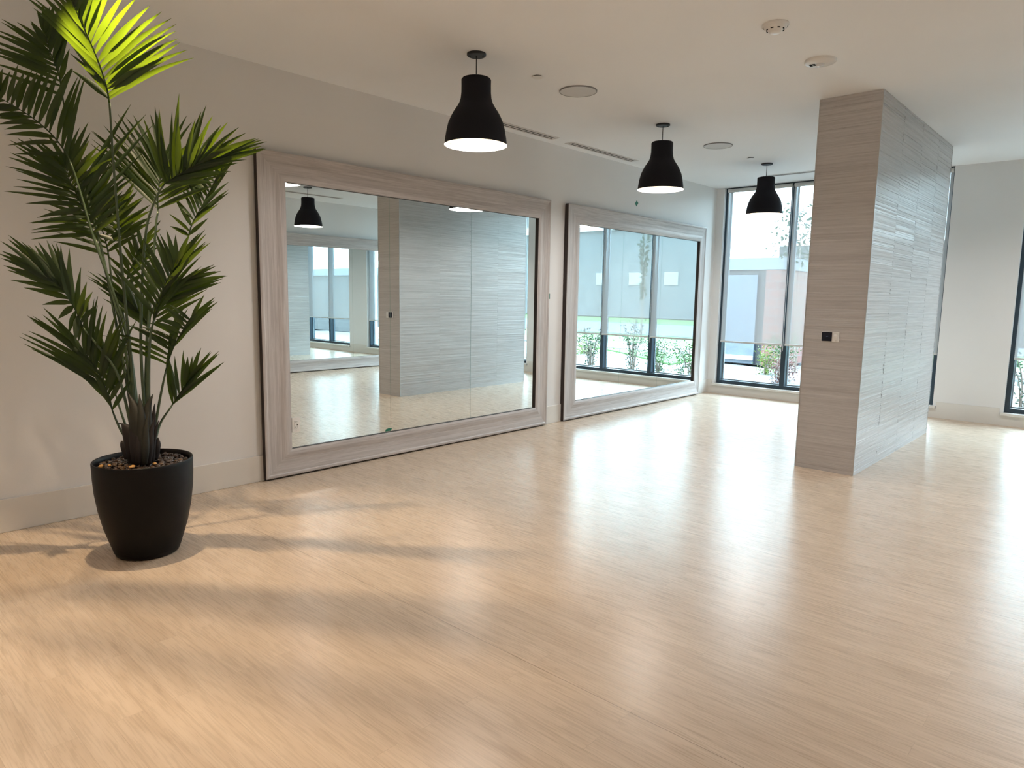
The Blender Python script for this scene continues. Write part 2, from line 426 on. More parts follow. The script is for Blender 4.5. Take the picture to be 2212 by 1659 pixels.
# ------------------------------------------------------------------ framed wall mirrors
def rail(name, root, o0, o1, i0, i1, nrm, back, front):
    """mitred moulding between outer edge o0-o1 and inner edge i0-i1 (world points on the wall plane); local X runs along the rail"""
    o0, o1, i0, i1 = map(Vector, (o0, o1, i0, i1)); X = (o1 - o0).normalized(); Z = Vector(nrm); Y = Z.cross(X)
    Mx = Matrix((X, Y, Z)).transposed()
    prof = [(0.0, back), (0.0, front), (0.04, front + 0.003), (0.10, front + 0.002), (0.14, front - 0.003), (0.40, front - 0.010), (0.62, front - 0.011), (0.80, front - 0.005), (0.90, front - 0.006), (1.0, front - 0.012), (1.0, back)]
    inv = Mx.inverted(); mb = MB(); ra = []; rb = []
    for t, h in prof:
        ra.append(inv @ (o0.lerp(i0, t) - o0) + Vector((0, 0, h))); rb.append(inv @ (o1.lerp(i1, t) - o0) + Vector((0, 0, h)))
    n = 6; mb.grid([[a.lerp(b_, k / n) for a, b_ in zip(ra, rb)] for k in range(n + 1)])
    m = mb.build(name, [M_wood, M_dark], root)
    for p in m.data.polygons:
        if abs(p.normal.y) > 0.9: p.material_index = 1
    m.matrix_parent_inverse = Matrix.Translation(-root.location)
    m.matrix_world = Matrix.Translation(o0) @ Mx.to_4x4()
    m.matrix_parent_inverse = root.matrix_world.inverted() if False else Matrix.Identity(4)
    m.matrix_local = Matrix.Translation(o0 - root.location) @ Mx.to_4x4()
    return m
def wall_mirror(x, sgn, y0, y1, iy0, iy1, label, joints, zi0=0.218, zi1=2.245, z0=0.014, z1=2.451):
    root = empty('wall_mirror', (x, (y0 + y1) / 2, 0)); tag(root, label, 'mirror', 'large framed wall mirrors')
    P = lambda y, z: (x, y, z)
    O = [P(y0, z0), P(y1, z0), P(y1, z1), P(y0, z1)]; I = [P(iy0, zi0), P(iy1, zi0), P(iy1, zi1), P(iy0, zi1)]
    for a in range(4):
        c = (a + 1) % 4
        rail('frame_rail', root, O[a], O[c], I[a], I[c], (sgn, 0, 0), 0.0155, 0.056)
    Y = lambda y: y - root.location.y
    bk = MB(); xs = sorted((0.0155 * sgn, 0.003 * sgn))
    bk.box((xs[0], Y(y0 + 0.006), 0.0), (xs[1], Y(y1 - 0.006), z1 - 0.01)); bk.build('backing_board', M_dark, root)
    ed = [iy0 - 0.01] + joints + [iy1 + 0.01]
    for a in range(len(ed) - 1):
        g = MB(); y_a = ed[a] + (0.0016 if a else 0); y_b = ed[a + 1] - (0.0016 if a < len(ed) - 2 else 0)
        xs = sorted((0.0158 * sgn, 0.0212 * sgn)); g.box((xs[0], Y(y_a), zi0 - 0.01), (xs[1], Y(y_b), zi1 + 0.01), 1)
        # only the room-facing side is silvered
        me = g.build('mirror_panel', [M_mirror, M_joint], root)
        for p in me.data.polygons:
            if p.normal.x * sgn > 0.9: p.material_index = 0
    return root
wall_mirror(0.0, 1, 2.510, 5.849, 2.738, 5.662, 'large three-panel mirror in grey wood frame, nearest to the potted palm', [3.716, 4.694])
wall_mirror(0.0, 1, 6.153, 9.424, 6.387, 9.272, 'framed three-panel mirror farther along the wall, next to the window corner', [7.318, 8.255])
wall_mirror(XR, -1, 4.60, 9.30, 4.82, 9.08, 'framed mirror on the opposite wall, seen only inside the large near mirror', [6.24, 7.66])

# outlet set into the near mirror
ol = empty('wall_outlet', (0.0215, 2.787, 0.402)); tag(ol, 'white power outlet at the lower left corner of the near mirror glass', 'outlet')
b = MB(); b.box((0, -0.036, -0.058), (0.006, 0.036, 0.058)); b.build('cover_plate', M_white, ol, bevel=0.002)
b = MB(); b.box((0.0061, -0.017, -0.034), (0.009, 0.017, 0.034)); b.build('receptacle', M_white, ol, bevel=0.001)
for zc in (0.021, -0.021):
    for (ya, yb, za, zb_) in ((-0.008, -0.0055, -0.002, 0.006), (0.0055, 0.008, -0.002, 0.006), (-0.002, 0.002, -0.010, -0.006)):
        b = MB(); b.box((0.0091, ya, zc + za), (0.0094, yb, zc + zb_)); b.build('socket_slot', M_black_gap, ol)
b = MB(); b.box((0.0091, 0.004, -0.006), (0.0105, 0.012, 0.005)); b.build('test_button', M_black_gap, ol)
for zc in (0.048, -0.048):
    b = MB(); b.lathe([(0.003, 0.0), (0.0025, 0.001)], 10, cap1=True); o = b.build('screw', M_metal, ol, loc=(0.0061, 0, zc)); o.rotation_euler = (0, PI / 2, 0)

# scraps of green tape
def tape(pts, label, loc):
    b = MB(); n = len(pts)
    b.face([(0.0012, y, z) for y, z in pts]); b.face([(0.0, y, z) for y, z in reversed(pts)])
    for i in range(n):
        (ya, za), (yb, zb_) = pts[i], pts[(i + 1) % n]; b.face([(0, ya, za), (0, yb, zb_), (0.0012, yb, zb_), (0.0012, ya, za)])
    tag(b.build('tape_scrap', M_tape, loc=loc), label, 'tape', 'scraps of green tape')
tape([(-0.035, 0.0), (0.0, -0.035), (0.04, 0.012), (0.0, 0.04)], 'small green tape scrap on the wall above the far mirror', (0.0005, 7.614, 2.604))
tape([(-0.012, -0.03), (0.012, -0.03), (0.012, 0.03), (-0.012, 0.03)], 'small green tape scrap on the wall at the right edge of the near mirror', (0.0005, 5.915, 1.429))
tape([(-0.05, -0.012), (0.01, -0.012), (0.022, 0.008), (-0.01, 0.014), (-0.045, 0.006)], 'green tape scrap at the foot of the near mirror glass, by the first joint', (0.0220, 3.705, 0.238))

# ------------------------------------------------------------------ pendants
M_shade_out = mat('matte black pendant shade', (0.006, 0.006, 0.010), 0.7, spec=0.25)
M_shade_in = mat('white enamel shade lining', (0.85, 0.80, 0.72), 0.5)
M_bulb = emit('warm bulb glass', (1.0, 0.80, 0.55), 9.0)
PROF = [(0.066, 0.505), (0.094, 0.504), (0.101, 0.494), (0.1005, 0.45), (0.101, 0.40), (0.105, 0.355), (0.115, 0.318), (0.132, 0.285), (0.153, 0.25), (0.172, 0.21), (0.189, 0.165), (0.201, 0.11), (0.209, 0.055), (0.215, 0.0)]
PROF = [(r_, z_ * 0.865) for r_, z_ in PROF]
def pendant():
    root = empty('pendant_lamp', (0, 0, H))
    z0 = -H + 2.452
    s = MB(); s.lathe([(0.0, PROF[0][1])] + PROF, 48, (0, 0, z0), 0)
    s.lathe([(0.215, 0.0)] + [(max(r - 0.004, 0.001), z - 0.003 if z > 0.36 else z) for r, z in reversed(PROF[:-1])] + [(0.0, PROF[0][1] - 0.004)], 48, (0, 0, z0), 1)
    s.build('lamp_shade', [M_shade_out, M_shade_in], root, smooth=True, fix=False)
    c = MB(); c.lathe([(0.0, -0.016), (0.060, -0.016), (0.065, -0.012), (0.065, 0.0)], 32); c.build('ceiling_canopy', M_black, root, smooth=False)
    for a in (0.6, 0.6 + PI):
        sc_ = MB(); sc_.lathe([(0.0, -0.022), (0.005, -0.022), (0.005, -0.015)], 10, (0.045 * math.cos(a), 0.045 * math.sin(a), 0)); sc_.build('canopy_screw', M_black, root)
    d = MB(); d.tube([(0, 0, -0.014), (0, 0, z0 + 0.437)], 0.0035, 8); d.build('cord', M_black, root)
    k = MB(); k.lathe([(0.0, 0.432), (0.022, 0.432), (0.022, 0.34), (0.018, 0.325), (0.0, 0.325)], 20, (0, 0, z0)); k.build('lamp_socket', M_white, root)
    bl = MB(); bl.lathe([(0.0, 0.325), (0.014, 0.32), (0.018, 0.30), (0.030, 0.265), (0.034, 0.235), (0.029, 0.207), (0.016, 0.190), (0.0, 0.185)], 20, (0, 0, z0)); bl.build('bulb', M_bulb, root, smooth=True)
    df = MB(); df.lathe([(0.0, 0.03), (0.20, 0.03), (0.20, 0.033), (0.0, 0.033)], 40, (0, 0, z0)); df.build('diffuser_disc', M_diff, root)
    return root
M_diff = emit('glowing lamp diffuser', (1.0, 0.88, 0.66), 0.5)
pd = pendant()
SPOTS = [(1.352, 3.432, 'nearest black dome pendant in front of the large mirror'), (1.345, 5.905, 'middle black dome pendant hanging before the far mirror'),
         (1.345, 8.345, 'farthest black dome pendant hanging in front of the windows'), (4.955, 5.945, 'black dome pendant seen only as a reflection in the large mirror'),
         (4.955, 8.40, 'black dome pendant of the other row, hanging near the right window bay'), (4.955, 3.45, 'black dome pendant of the other row, beside the photographer'),]
for i, (x, y, lab) in enumerate(SPOTS):
    o = pd if i == 0 else copy_tree(pd)
    o.location = (x, y, H); tag(o, lab, 'pendant lamp', 'black dome pendant lamps')
    add_light('pendant_light', 'AREA', (x, y, 2.452 + 0.0285), 8.5, (1.0, 0.96, 0.92), shape='DISK', size=0.38)

# ------------------------------------------------------------------ ceiling fittings
M_grille = paint('speaker grille', (0.66, 0.66, 0.66), 0.6, 0.3)
for y, lab in ((4.545, 'round flush ceiling speaker between the first two pendants'), (7.056, 'round flush ceiling speaker between the last two pendants')):
    r = empty('ceiling_speaker', (1.372 if y < 5 else 1.34, y, H)); tag(r, lab, 'speaker', 'round ceiling speakers')
    g = MB(); g.lathe([(0.0, -0.008), (0.143, -0.008), (0.143, -0.001)], 48); g.build('speaker_grille', M_grille, r)
    g = MB(); g.lathe([(0.143, -0.0095), (0.149, -0.0095), (0.150, 0.0), (0.143, 0.0), (0.143, -0.0095)], 48); g.build('speaker_rim', mat('grey speaker rim', (0.25, 0.25, 0.25), 0.5), r)
for x, y, lab in ((1.356, 4.065, 'small white sprinkler cover by the nearest pendant'), (1.336, 7.90, 'small white sprinkler cover by the farthest pendant')):
    r = empty('sprinkler_cover', (x, y, H)); tag(r, lab, 'sprinkler', 'ceiling sprinkler covers')
    g = MB(); g.lathe([(0.0, -0.010), (0.040, -0.010), (0.042, -0.007)], 32); g.build('cover_disc', M_white, r)
    g = MB(); g.lathe([(0.032, -0.007), (0.032, 0.0)], 24); g.build('cover_neck', M_black_gap, r)
r = empty('smoke_detector', (3.075, 4.215, H)); tag(r, 'white domed smoke detector on the ceiling, topmost round fitting in view', 'smoke detector')
g = MB(); g.lathe([(0.075, 0.0), (0.078, -0.010), (0.070, -0.016)], 36); g.build('detector_base', M_white, r, smooth=True)
g = MB(); g.lathe([(0.068, -0.012), (0.062, -0.024), (0.040, -0.036), (0.036, -0.046), (0.024, -0.052), (0.0, -0.053)], 36); g.build('detector_dome', M_white, r, smooth=True)
for a in range(8):
    g = MB(); an = a * PI / 4; g.box((-0.008, -0.002, -0.003), (0.008, 0.002, 0.003)); o = g.build('sensing_slot', M_black_gap, r, loc=(0.049 * math.cos(an), 0.049 * math.sin(an), -0.032)); o.rotation_euler = (0, 0, an + PI / 2)
r = empty('ceiling_alarm', (3.063, 5.022, H)); tag(r, 'flat round white alarm speaker with strobe on the ceiling near the column', 'alarm')
g = MB(); g.lathe([(0.100, 0.0), (0.102, -0.012), (0.094, -0.020), (0.0, -0.024)], 40); g.build('alarm_cover', M_white, r, smooth=True)
g = MB(); g.lathe([(0.026, -0.020), (0.026, -0.034), (0.018, -0.040), (0.0, -0.042)], 20); g.build('strobe_lens', mat('clear strobe lens', (0.75, 0.78, 0.82), 0.1), r, smooth=True)
for sx, sy in ((-1, -1), (-1, 1), (1, 1), (1, -1)):
    g = MB(); g.box((-0.008, -0.008, -0.001), (0.008, 0.008, 0.001)); g.build('speaker_hole', M_black_gap, r, loc=(-0.048 + sx * 0.011, -0.005 + sy * 0.011, -0.0242))
def slot(x0, y0, x1, y1, lab):
    cx, cy2 = (x0 + x1) / 2, (y0 + y1) / 2
    r = empty('slot_diffuser', (cx, cy2, H)); tag(r, lab, 'air vent', 'linear ceiling air slots')
    g = MB(); g.box((x0 - cx, y0 - cy2, -0.004), (x1 - cx, y1 - cy2, 0)); g.build('vent_frame', M_ceilw, r)
    long_y = (y1 - y0) > (x1 - x0)
    for f in (0.33, 0.67):
        s = MB()
        if long_y: xx = x0 + (x1 - x0) * f - cx; s.box((xx - 0.006, y0 - cy2 + 0.03, -0.0055), (xx + 0.006, y1 - cy2 - 0.03, -0.0041))
        else: yy = y0 + (y1 - y0) * f - cy2; s.box((x0 - cx + 0.03, yy - 0.006, -0.0055), (x1 - cx - 0.03, yy + 0.006, -0.0041))
        s.build('air_slot', M_black_gap, r)
M_ceilw = paint('vent paint', (0.68, 0.66, 0.64), 0.5, 0.02)
slot(0.12, 4.46, 0.24, 5.74, 'linear air slot above the near mirror, emerging from behind the nearest pendant')
slot(0.12, 5.97, 0.24, 7.25, 'linear air slot above the gap between mirrors and the far mirror')
slot(0.97, 9.13, 2.60, 9.24, 'linear air slot on the ceiling in front of the windows')
slot(5.56, 4.60, 5.68, 7.0, 'linear air slot by the opposite wall, seen only in the near mirror')

# recessed downlights, all outside the direct view
def downlight(x, y, energy, lab, col=(1.0, 0.84, 0.66), size=0.035, spot=2.2, blend=0.8):
    r = empty('recessed_downlight', (x, y, H)); tag(r, lab, 'downlight', 'recessed warm downlights')
    g = MB(); g.lathe([(0.045, 0.0), (0.045, -0.003), (0.062, -0.004), (0.064, 0.0)], 32); g.build('trim_ring', M_white, r)
    g = MB(); g.lathe([(0.0, -0.0015), (0.044, -0.0015)], 24); g.build('downlight_lens', emit('downlight lens', (1, 0.85, 0.65), 4.0), r)
    l = add_light('downlight_beam', 'SPOT', (x, y, H - 0.012), energy, col, shadow_soft_size=size, spot_size=spot, spot_blend=blend)
    return l
dl = downlight(0.99, 1.33, 80, 'recessed downlight right above the palm crown', col=(1.0, 0.76, 0.50), size=0.022, spot=1.28, blend=0.5)
dl.rotation_euler = Vector((0.62, -0.10, -3.0)).to_track_quat('-Z', 'Y').to_euler()   # gimbal turned away from the wall
FILL_COL = (0.96, 0.98, 1.0)  # colour of the fill downlights, added behind the view to brighten the room
downlight(2.5, -0.35, 95, 'recessed downlight over the floor in front of the palm', col=(1.0, 0.78, 0.54), spot=1.4)
downlight(1.7, -2.2, 75, 'added unseen fill downlight on the mirror wall side behind the view', col=FILL_COL, spot=1.7)
downlight(3.8, -2.0, 75, 'added unseen fill downlight behind the photographer', col=FILL_COL, spot=1.7)
downlight(5.3, -1.2, 75, 'added unseen fill downlight near the right wall behind the view', col=FILL_COL, spot=1.7)

# ------------------------------------------------------------------ planter and palm
PC = Vector((0.908, 1.355, 0))
pl = empty('planter', PC); tag(pl, 'tall tapered black planter on the floor by the mirror wall', 'planter')
M_pot = mat('black moulded planter', (0.0025, 0.002, 0.0022), 0.5, spec=0.22); q = N(M_pot); q.bump(q.noise(q.coord((3, 3, 90)), 3, 4, .6), 0.25, 0.002)
b = MB(); b.lathe([(0.0, 0.0), (0.142, 0.0), (0.156, 0.006), (0.166, 0.03), (0.185, 0.09), (0.207, 0.165), (0.227, 0.26), (0.240, 0.36), (0.2445, 0.44), (0.2455, 0.50), (0.246, 0.520), (0.243, 0.525), (0.237, 0.523), (0.235, 0.50), (0.232, 0.42), (0.0, 0.42)], 72)
b.build('planter_body', M_pot, pl, smooth=True)
b = MB(); b.lathe([(0.0, 0.494), (0.10, 0.492), (0.23, 0.487), (0.231, 0.425)], 40)
b.build('potting_soil', mat('dark potting soil', (0.012, 0.008, 0.006), 0.9), pl)

def pebble_mat(name, col):
    m = mat(name, col, 0.16, spec=0.6); q = N(m); g = q.noise(q.coord(), 60, 4, .6)
    q.l(q.ramp(g, [(0.3, tuple(c * .55 for c in col)), (0.7, tuple(min(1, c * 1.3) for c in col))]), q.b.inputs['Base Color']); return m
PEB = [pebble_mat('polished pebble ' + str(i), c) for i, c in enumerate([(0.035, 0.018, 0.012), (0.06, 0.032, 0.018), (0.025, 0.016, 0.014), (0.09, 0.05, 0.025), (0.045, 0.03, 0.025)])]
M_ptan = pebble_mat('tan pebble', (0.62, 0.33, 0.10))
def pebble_mesh(seed, m):
    rnd = random.Random(seed); bm = bmesh.new(); bmesh.ops.create_icosphere(bm, subdivisions=2, radius=1)
    sx, sy, sz = rnd.uniform(0.85, 1.25), rnd.uniform(0.7, 0.95), rnd.uniform(0.5, 0.7)
    off = Vector((seed * 3.1, 0, 0))
    for v in bm.verts:
        k_ = 1 + 0.16 * noise.noise(v.co * 1.1 + off); v.co = Vector((v.co.x * sx, v.co.y * sy, v.co.z * sz)) * k_
    me = bpy.data.meshes.new('pebble'); bm.to_mesh(me); bm.free(); me.materials.append(m)
    for p in me.polygons: p.use_smooth = True
    return me
PM = [pebble_mesh(i, PEB[i % 5]) for i in range(15)]
rnd = random.Random(5); placed = []
def pebble(x, y, z, s, me, lab, grp):
    o = bpy.data.objects.new('river_pebble', me); sc.collection.objects.link(o); o.location = (x, y, z); o.scale = (s, s, s)
    o.rotation_euler = (rnd.uniform(-.25, .25), rnd.uniform(-.25, .25), rnd.uniform(0, 6.3)); tag(o, lab, 'pebble', grp)
tan = [((0.012, -0.130), 0.0165, 'round ochre pebble in the planter, right in front of the palm trunk'), ((-0.150, -0.135), 0.017, 'ochre pebble at the left rim of the planter'),
       ((-0.118, -0.112), 0.012, 'small pale ochre pebble beside the left rim pebble'), ((0.09, -0.055), 0.013, 'tan pebble just right of the palm trunk foot')]
M_tanm = [pebble_mesh(40 + i, M_ptan) for i in range(4)]
camdir = Vector((fwd.x, fwd.y, 0)).normalized(); camr = Vector((rgt.x, rgt.y, 0)).normalized()
for (u, v), s, lab in tan:
    p = PC + camr * u + camdir * v; placed.append((p.x, p.y, s)); pebble(p.x, p.y, 0.512, s, M_tanm[len(placed) - 1], lab, 'ochre pebbles in the planter')
cnt = 0; tries = 0
while cnt < 170 and tries < 20000:
    tries += 1
    a = rnd.uniform(0, 2 * PI); rr = 0.219 * math.sqrt(rnd.uniform(0.02, 1)); s = rnd.uniform(0.0115, 0.0175)
    x, y = PC.x + rr * math.cos(a), PC.y + rr * math.sin(a)
    if rr < 0.075 or rr + s > 0.228: continue
    if any((x - px) ** 2 + (y - py) ** 2 < ((s + ps) * 0.84) ** 2 for px, py, ps in placed): continue
    placed.append((x, y, s)); cnt += 1
    pebble(x, y, 0.4895 + s * 0.55 + rnd.uniform(0, 0.007), s, rnd.choice(PM), 'small polished dark brown pebble among those covering the planter soil', 'dark polished pebbles in the planter')

def leaf_mat(name, c1, c2, tl, f):
    m = bpy.data.materials.new(name); m.use_nodes = True; q = N(m); b_ = q.b
    b_.inputs['Roughness'].default_value = 0.42; b_.inputs['Specular IOR Level'].default_value = 0.32
    g = q.noise(q.coord(), 6, 3, .5); q.l(q.ramp(g, [(0.3, c1), (0.7, c2)]), b_.inputs['Base Color'])
    t = q.n('ShaderNodeBsdfTranslucent'); t.inputs[0].default_value = (*tl, 1); mx = q.n('ShaderNodeMixShader'); mx.inputs[0].default_value = f
    out = m.node_tree.nodes['Material Output']; q.l(b_.outputs[0], mx.inputs[1]); q.l(t.outputs[0], mx.inputs[2]); q.l(mx.outputs[0], out.inputs[0]); return m
M_leaf = leaf_mat('palm leaflet', (0.007, 0.016, 0.006), (0.018, 0.034, 0.011), (0.37, 0.58, 0.02), 0.11)
M_stem = mat('palm stem', (0.055, 0.085, 0.04), 0.45)
M_husk = mat('palm leaf sheath', (0.012, 0.012, 0.006), 0.6)
M_trunk = mat('dark fibrous trunk base', (0.009, 0.005, 0.005), 0.7)

def at(px, py, d):
    """point that lies d metres in front of the lens plane along the sight line of an image point"""
    p = CAM + (fwd + rgt * ((px - 1106) / FPX) - up * ((py - 829.5) / FPX)) * d
    if p.x < 0.03: p.x = 0.03
    if p.z > H - 0.03: p.z = H - 0.03
    return p
palm = empty('potted_palm', (PC.x, PC.y, 0.492)); tag(palm, 'tall areca-like palm with many dark green fronds growing from the black planter', 'palm')
P0 = Vector(palm.location)
D0 = 3.74
def spline(pts, n):
    """Catmull-Rom through pts, n samples per span"""
    P_ = [pts[0] * 2 - pts[1]] + pts + [pts[-1] * 2 - pts[-2]]; out = []
    for i in range(1, len(P_) - 2):
        for k_ in range(n):
            t = k_ / n; a, b_, c, d = P_[i - 1:i + 3]
            out.append(0.5 * ((2 * b_) + (c - a) * t + (2 * a - 5 * b_ + 4 * c - d) * t * t + (3 * b_ - a - 3 * c + d) * t ** 3))
    out.append(pts[-1]); return out
def leaflet(mb, a, b_, wd, bulge, roll, rnd):
    """blade from a to b_ (local coordinates), folded along its midrib, arching by bulge"""
    L = (b_ - a).length; d0 = (b_ - a).normalized(); V = (a + P0 - CAM).normalized()
    S = d0.cross(V).normalized(); Nn = S.cross(d0).normalized()
    upv = Vector((0, 0, 1)) - d0 * d0.z
    if upv.length > 0.15: upv.normalize()
    else: upv = S
    mid = (a + b_) / 2 + upv * bulge * L + Nn * rnd.uniform(-0.05, 0.05) * L
    n = 8; rows = []
    for i in range(n + 1):
        t = i / n; p = a * (1 - t) ** 2 + mid * 2 * t * (1 - t) + b_ * t * t
        d = ((mid - a) * (1 - t) + (b_ - mid) * t).normalized()
        ro = roll * (1 - 0.4 * t); sd = d.cross(V).normalized(); nn = sd.cross(d).normalized()
        s_ = sd * math.cos(ro) + nn * math.sin(ro); q_ = nn * math.cos(ro) - sd * math.sin(ro)
        wv = wd * min(1, 0.30 + t * 3.0) * max(0.0, 1 - max(0, (t - 0.35) / 0.65) ** 1.5) + 0.0010
        rows.append([p - s_ * wv / 2 + q_ * wv * 0.16, p, p + s_ * wv / 2 + q_ * wv * 0.16])
    mb.grid(rows)
def poly_at(pts, t):
    f = min(max(t, 0), 0.9999) * (len(pts) - 1); i = int(f); f -= i
    return tuple(u * (1 - f) + v * f for u, v in zip(pts[i], pts[i + 1]))
def frond(stem, rach, left, nl, right, nr, wd=0.024, seed=0, dl=-0.03, dr=-0.03, bulge=0.05, rolls=0.75, jit=7, pw=0.9):
    rnd = random.Random(seed)
    sp_ = [at(x, y, D0 + d) for x, y, d in stem]; rp = [at(x, y, D0 + d) for x, y, d in rach]
    full = spline(sp_ + rp, 6); ns = len(sp_) * 6
    stp = full[:ns + 1]; rc = full[ns:]; fr = MB(); m = len(rc)
    fr.tube([p - P0 for p in rc], [0.0042 * (1 - 0.7 * i / m) for i in range(m)], 5)
    for outl, n, dd in ((left, nl, dl), (right, nr, dr)):
        for i in range(n):
            t = (i + 0.5 + rnd.uniform(-.25, .25)) / n
            tb = 0.02 + 0.96 * t ** pw
            f = tb * (m - 1); k_ = min(int(f), m - 2); a = rc[k_].lerp(rc[k_ + 1], f - k_)
            x, y = poly_at(outl, i / max(1, n - 1)); x += rnd.uniform(-jit, jit); y += rnd.uniform(-jit, jit)
            da = (a - CAM).dot(fwd); b_ = at(x, y, da + dd + rnd.uniform(-0.05, 0.05))
            leaflet(fr, a - P0, b_ - P0, wd * rnd.uniform(0.8, 1.15), bulge * rnd.uniform(0.2, 1.8), rnd.uniform(-rolls, rolls), rnd)
    for i, (x, y, z) in enumerate(fr.v):
        if x + P0.x < 0.012: x = 0.012 - P0.x
        if z + P0.z > H - 0.02: z = H - 0.02 - P0.z
        fr.v[i] = (x, y, z)
    fo = fr.build('frond', M_leaf, palm, smooth=True, fix=False)
    s = MB(); k_ = len(stp)
    s.tube([p - P0 for p in stp], [0.0088 - 0.0045 * i / k_ for i in range(k_)], 7); s.build('frond_stem', M_stem, fo, smooth=True)
    return fo
B = lambda x, y=955, d=0.0: (x, y, d)
# top frond, underside glowing below the downlight
frond([B(300), (285, 800, 0), (262, 560, -.14), (244, 340, -.28)], [(236, 222, -.38), (224, 168, -.44), (205, 115, -.52), (185, 70, -.60), (165, 25, -.68), (148, -15, -.74)],
      [(152, 147), (146, 90), (95, 40), (50, -5), (85, -15), (105, -25), (130, -60), (150, -80)], 15, [(415, 127), (392, 97), (385, 75), (376, 42), (335, 14), (285, -12), (250, -60), (225, -100), (205, -120), (185, -130)], 18, 0.031, 11, dl=-.06, dr=-.06, bulge=.06, rolls=.5, jit=4, pw=1.45)
# upper left dark frond
frond([B(296), (262, 760, .0), (215, 520, -.02), (160, 330, -.03)], [(138, 225, -.05), (128, 165, -.07), (115, 130, -.09), (104, 98, -.10), (98, 60, -.11)],
      [(-15, 150), (-25, 125), (-30, 105), (-30, 85), (-20, 70), (2, 50), (8, 41), (60, 58), (66, 30), (97, 12)], 15, [(160, 150), (150, 80), (148, 40), (138, 20), (125, 15), (110, 8)], 9, 0.030, 12, bulge=.04)
# long left frond sweeping out of the picture
frond([B(292), (278, 748, .0), (239, 616, -.05), (203, 516, -.09), (178, 430, -.12)], [(152, 350, -.15), (120, 300, -.18), (80, 262, -.21), (40, 235, -.24), (0, 212, -.27), (-50, 190, -.30)],
      [(30, 330), (10, 290), (-10, 262), (-40, 240), (-80, 220), (-120, 195)], 13, [(188, 166), (170, 160), (153, 147), (120, 150), (94, 147), (60, 150), (28, 141), (0, 155), (-60, 150)], 16, 0.028, 13)
# big middle left frond
frond([B(292), (270, 750, .0), (236, 616, -.02)], [(207, 518, -.05), (188, 470, -.07), (168, 425, -.09), (150, 388, -.11), (140, 350, -.12)],
      [(64, 515), (64, 495), (64, 480), (94, 470), (12, 408), (40, 385), (16, 354), (23, 323), (23, 303), (60, 300), (95, 290)], 21, [(300, 440), (290, 405), (282, 372), (335, 270), (287, 221), (263, 354), (232, 323), (194, 310), (187, 270), (150, 285)], 19, 0.026, 14)
frond([B(298), (276, 740, .03), (246, 640, .05)], [(236, 560, .06), (228, 520, .06), (215, 480, .05), (205, 450, .04), (195, 420, .03)],
      [(120, 520), (110, 490), (95, 450), (110, 420), (125, 385), (150, 350), (170, 340)], 14, [(300, 500), (290, 470), (275, 430), (262, 400), (245, 370), (225, 345)], 13, 0.026, 28)
# right upper pair
frond([B(318), (304, 740, -.02), (313, 520, -.10), (332, 440, -.13)], [(352, 402, -.16), (366, 390, -.18), (386, 378, -.20), (410, 365, -.22), (440, 350, -.24)],
      [(317, 252), (335, 222), (352, 262), (384, 205), (378, 258), (428, 257), (452, 233), (470, 270), (494, 265), (536, 282)], 16, [(470, 400), (500, 364), (540, 345), (577, 320), (575, 314), (570, 303), (549, 293)], 14, 0.029, 15, bulge=.04, dl=-.05, dr=-.08)
frond([B(312), (318, 740, .02), (336, 500, .04)], [(341, 458, .04), (341, 430, .04), (344, 400, .03), (349, 372, .02), (354, 345, .0)],
      [(205, 330), (193, 296), (206, 276), (243, 278), (250, 243), (290, 252), (305, 262), (335, 240)], 15, [(475, 392), (490, 374), (470, 340), (455, 320), (440, 285), (400, 255)], 11, 0.026, 16)
# right frond under it
frond([B(320), (318, 720, .04), (345, 640, .06)], [(400, 528, .06), (412, 492, .06), (424, 466, .06), (438, 443, .05), (455, 410, .04), (470, 380, .03), (486, 356, .02)],
      [(363, 482), (370, 440), (378, 412), (390, 385), (398, 370), (412, 368), (428, 366), (442, 356), (460, 350), (480, 342)], 17, [(452, 470), (489, 420), (495, 400), (492, 373), (512, 345), (510, 338), (500, 334)], 11, 0.022, 17, rolls=1.0)
# right middle fans
frond([B(316), (322, 760, -.06)], [(332, 692, -.08), (344, 655, -.09), (356, 622, -.10), (370, 592, -.12), (386, 562, -.13)],
      [(235, 573), (275, 560), (288, 552), (300, 550), (310, 520), (332, 497), (350, 500), (385, 503)], 13, [(430, 570), (449, 532), (452, 520), (449, 507), (435, 500), (415, 498)], 10, 0.027, 18)
frond([B(322), (322, 790, .0)], [(328, 712, .0), (340, 676, -.02), (354, 648, -.04), (372, 624, -.06), (395, 604, -.08)],
      [(350, 625), (392, 597), (420, 585), (447, 576), (460, 578), (471, 584)], 11, [(440, 640), (455, 622), (478, 604), (488, 601), (482, 594), (476, 588)], 11, 0.024, 19, bulge=.03)
frond([B(310), (318, 800, .03)], [(326, 720, .04), (316, 696, .04), (304, 678, .03), (290, 662, .02)],
      [(225, 640), (200, 610), (185, 592), (205, 588)], 7, [(330, 600), (300, 590), (262, 585), (235, 580)], 7, 0.024, 29)
# right lower-middle
frond([B(330), (345, 865, .0)], [(358, 802, .0), (368, 768, -.02), (381, 738, -.04), (398, 709, -.07), (416, 684, -.09)],
      [(219, 741), (229, 716), (273, 706), (300, 712), (327, 700), (340, 690), (358, 663), (372, 655)], 12, [(402, 665), (398, 662), (440, 672), (464, 660), (468, 645), (444, 640)], 9, 0.025, 20, bulge=.08)
# right low small frond
frond([B(334), (346, 915, .05)], [(370, 878, .08), (383, 858, .085), (400, 834, .09), (418, 810, .10)],
      [(356, 775), (371, 766), (395, 759), (406, 766), (428, 759)], 9, [(462, 800), (479, 776), (472, 768), (474, 760), (458, 757), (440, 758)], 10, 0.025, 21, bulge=.02)
